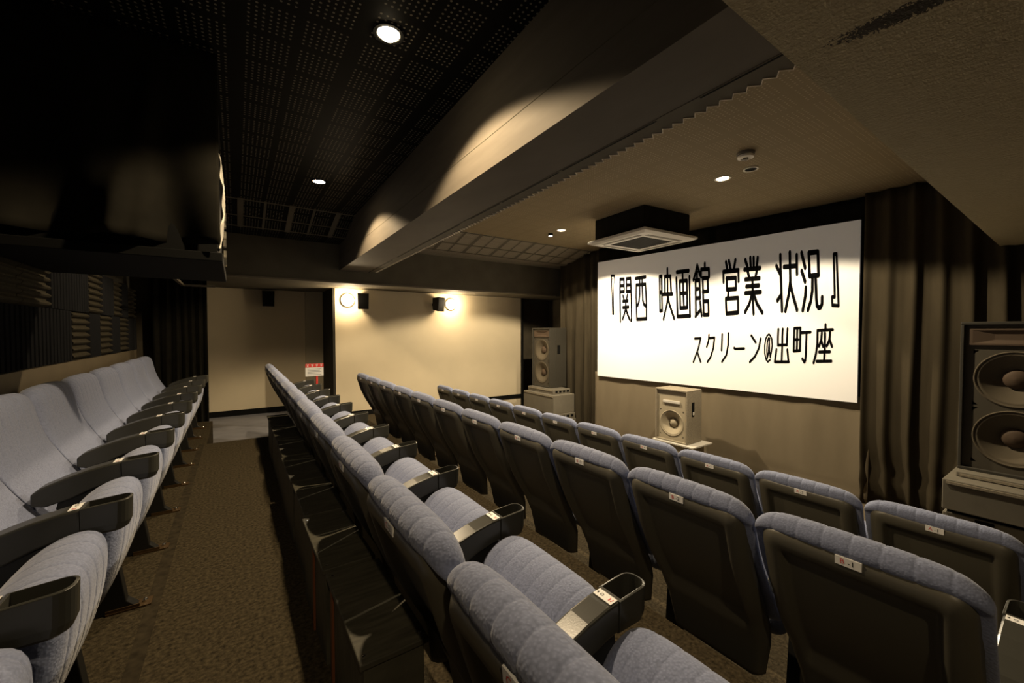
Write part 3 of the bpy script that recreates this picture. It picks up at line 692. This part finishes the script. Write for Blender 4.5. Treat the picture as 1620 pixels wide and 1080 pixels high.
def rack_unit(name, x0, x1, y0, y1, z0, z1, label, slots=False, lip=True):
    t = thing(name, label, 'equipment case', ((x0 + x1) / 2, (y0 + y1) / 2, z0)); cx, cy = (x0 + x1) / 2, (y0 + y1) / 2; h = z1 - z0
    X0, X1, Y0, Y1 = x0 - cx, x1 - cx, y0 - cy, y1 - cy
    MB().box(X0, X1, Y0, Y1, 0, h).build('case', M['rack'], t, bevel=.006)
    if lip: MB().box(X0 - .008, X0, Y0 + .02, Y1 - .02, h - .03, h - .012).build('front_strip', M['cab_grey'], t)
    if slots:
        for i in range(4):
            a = X0 + (X1 - X0) * (.12 + .22 * i)
            MB().box(a, a + (X1 - X0) * .13, Y0 - .004, Y0 + .002, h * .3, h * .7).build('side_slot', M['black_board'], t)
    return t
# right-hand stack
ZR = CH - 1.03
rack_unit('amplifier', 4.40, 4.95, .09, .655, ZR - .035, ZR, 'thin amplifier directly under the big dark speaker')
rack_unit('equipment_case', 4.25, 4.95, -.20, .70, ZR - .255, ZR - .037, 'grey flat case under the thin amplifier by the big curtain')
lc = rack_unit('equipment_case', 4.28, 4.95, -.20, .70, FF, ZR - .285, 'lowest case under the big dark speaker', lip=False)
MB().box(-.341, -.33, .20, .29, ZR - .285 - FF - .13, ZR - .285 - FF - .004).build('latch_plate', M['black_board'], lc)
t = thing('spacer_slats', 'dark spacer between the two cases under the big speaker', 'spacer', (4.6, .25, ZR - .285))
MB().box(-.30, .32, -.43, .43, 0, .028).build('slab', M['black_board'], t)
# far corner stack
ZL = CH - 1.035
rack_unit('amplifier', 4.62, 5.02, 5.55, 6.30, ZL - .075, ZL, 'thin slotted amplifier under the far corner speaker', slots=True)
rack_unit('equipment_case', 4.52, 5.00, 5.42, 6.30, ZL - .40, ZL - .077, 'grey case in the middle of the far corner speaker stack')
rack_unit('amplifier', 4.54, 5.00, 5.40, 6.30, ZL - .50, ZL - .402, 'slotted amplifier under the grey case in the far corner stack', slots=True)
rack_unit('equipment_case', 4.54, 5.00, 5.38, 6.32, FF, ZL - .502, 'lowest case of the far corner speaker stack', lip=False)
# monitor speaker below the screen
t = thing('monitor_speaker', 'pale carpeted speaker with one woofer below the screen', 'loudspeaker', (4.60, 3.19, CH - 1.41), R_(2))
w, h, d = .455, .67, .33
c = MB().box(.12, d, -w / 2, w / 2, 0, h)
for a in ((0, .12, -w / 2, w / 2, 0, .02), (0, .12, -w / 2, w / 2, h - .022, h), (0, .12, -w / 2, -w / 2 + .02, .02, h - .02), (0, .12, w / 2 - .02, w / 2, .02, h - .02)): c.box(*a)
c.build('cabinet', M['cab_grey'], t, bevel=.006)
cut_baffle(t, .024, -w / 2 + .02, w / 2 - .02, .02, h - .02, [(.235, .158)])
woofer(t, (.024, 0, .235), .158, M['cone_l'], M['cab_grey'])
MB().box(.008, .024, -.12, .12, .49, .525).build('horn', M['ac'], t, bevel=.004)
hd = MB().box(.10, .16, -w / 2 - .003, -w / 2 + .006, .34, .52).build('handle', M['black_board'], t, bevel=.004)
MB().box(.115, .145, -w / 2 - .012, -w / 2 - .003, .36, .40).build('handle_grip', M['ac'], t, bevel=.004)
t = thing('speaker_stand_box', 'low pale box carrying the speaker below the screen', 'stand', (4.76, 3.10, FF))
MB().box(-.17, .22, -.14, .32, .0, CH - 1.412 - FF - .022).build('carcass', M['cab_grey'], t)
MB().box(-.19, .24, -.24, .34, CH - 1.412 - FF - .022, CH - 1.412 - FF).build('top', M['ac'], t, bevel=.004)
# three small surround speakers on the far walls
for x, y, rz, lab in ((.455, 8.05, 0, 'small black wall speaker on the shadowed cream wall'), (1.78, 7.1, R_(-14), 'small black wall speaker right beside the corner wall lamp'), (3.03, 7.1, R_(22), 'small black wall speaker beside the middle wall lamp')):
    t = thing('wall_speaker', lab, 'loudspeaker', (x, y, CH + .40), rz, 'small wall speakers')
    dz = .14 if y > 8 else .09
    MB().hexa([(-.085, -.20, -.13 + dz), (.085, -.20, -.13 + dz), (.075, -.06, -.10 + dz), (-.075, -.06, -.10 + dz)], [(-.09, -.22, .13 + dz), (.09, -.22, .13 + dz), (.075, -.06, .12 + dz), (-.075, -.06, .12 + dz)]).build('cabinet', M['spk'], t, bevel=.006)
    MB().hexa([(-.075, -.205, -.115 + dz), (.075, -.205, -.115 + dz), (.075, -.198, -.115 + dz), (-.075, -.198, -.115 + dz)], [(-.08, -.226, .115 + dz), (.08, -.226, .115 + dz), (.08, -.215, .115 + dz), (-.08, -.215, .115 + dz)]).build('grille', M['black_board'], t)
    MB().box(-.02, .02, -.07, 0.03 if rz else 0, -.02 + dz, .02 + dz).build('bracket', M['black_board'], t)

# ------------------------------------------------------------------ ceiling air conditioner
t = thing('ceiling_air_conditioner', 'square cassette air conditioner hanging near the screen top', 'air conditioner', (4.22, 3.37, CH + 1.10), R_(-3))
MB().box(-.40, .40, -.40, .40, .05, .318).build('body', M['black_cloth'], t, bevel=.01)
p = MB(); o_, i_ = .465, .27
def sq(r, z): return [(-r, -r, z), (r, -r, z), (r, r, z), (-r, r, z)]
p.loops([sq(o_ - .02, .055), sq(o_, .045), sq(o_, .02), sq(o_ - .05, 0), sq(i_, 0), sq(i_, .02)], cap=True)
p.build('panel', M['ac'], t)
g = MB()
g.box(-i_ + .004, i_ - .004, -i_ + .004, i_ - .004, .008, .016)
for k in range(18): g.box(-i_ + .01, i_ - .01, -i_ + .02 + k * .03, -i_ + .032 + k * .03, .002, .009)
g.build('intake_grille', M['ac_grille'], t)
for s in (-1, 1):
    MB().box(-.30, .30, s * .35 - .025, s * .35 + .025, -.004, .004).build('louver', M['rack'], t, bevel=.003)
    MB().box(s * .35 - .025, s * .35 + .025, -.30, .30, -.004, .004).build('louver', M['rack'], t, bevel=.003)

# ------------------------------------------------------------------ black boxes behind the third row
spots = [(.97, .45, 0), (1.435, .46, .6), (1.91, .46, 0), (2.39, .50, .4), (2.91, .48, 0), (3.41, .48, 0), (3.91, .50, 0)]
names = ['nearest black wooden step box behind the third row', 'second black wooden step box behind the third row', 'third black wooden step box behind the third row', 'fourth black wooden step box behind the third row', 'fifth black wooden step box behind the third row', 'sixth black wooden step box behind the third row', 'farthest black wooden step box behind the third row']
for (y, l, dx), lab in zip(spots, names):
    h = .325
    t = thing('step_box', lab, 'wooden box', (.315 - .014 * dx, y + l / 2, 0), R_(1.2 * dx), 'black step boxes behind the third row')
    MB().box(-.075, .075, -l / 2 + .01, l / 2 - .01, 0, h - .016).build('carcass', M['box'], t, bevel=.002)
    MB().box(-.085, .085, -l / 2 + .004, l / 2 - .004, h - .016, h).build('lid', M['box'], t, bevel=.003)
    s = MB()
    for yy in (-l / 2 + .03, l / 2 - .03):
        for xx in (-.07, .07): MB().lathe([(.004, 0), (.004, .002), (.001, .0025)], (xx, yy, h - .0005), 'z', 10).build('screw', M['chrome'], t)
    if y < 1.5: MB().box(-.082, -.075, -.02 + .16 * (y < 1), .0 + .16 * (y < 1), 0, h - .02).build('side_batten', M['wood'], t)

# ------------------------------------------------------------------ red and white notice on a stand
t = thing('notice_stand', 'red-headed white notice on a red post at the aisle end', 'sign', (.93, 6.45, -.27), R_(4))
MB().box(-.12, .12, -.006, .006, .735, .915).build('board', M['white'], t, bevel=.002)
MB().box(-.12, .12, -.0085, -.006, .862, .915).build('header', M['red'], t)
s = MB()
for k in range(4):
    cx = -.09 + .06 * k
    s.box(cx - .016, cx + .016, -.0105, -.0085, .899, .904); s.box(cx - .003, cx + .003, -.0105, -.0085, .872, .904); s.box(cx - .014, cx + .014, -.0105, -.0085, .880, .884)
s.build('header_marks', M['white'], t)
s = MB()
for k in range(5): s.box(-.09, .09 - .02 * (k % 2), -.0075, -.006, .755 + .02 * k, .763 + .02 * k)
s.build('text_lines', M['grey_print'], t)
MB().box(.02, .045, -.005, .02, .012, .74).build('post', M['red'], t)
MB().lathe([(.001, .0), (.13, 0), (.13, .01), (.03, .02), (.001, .02)], (.032, .008, 0), 'z', 28).build('base', M['black_board'], t)
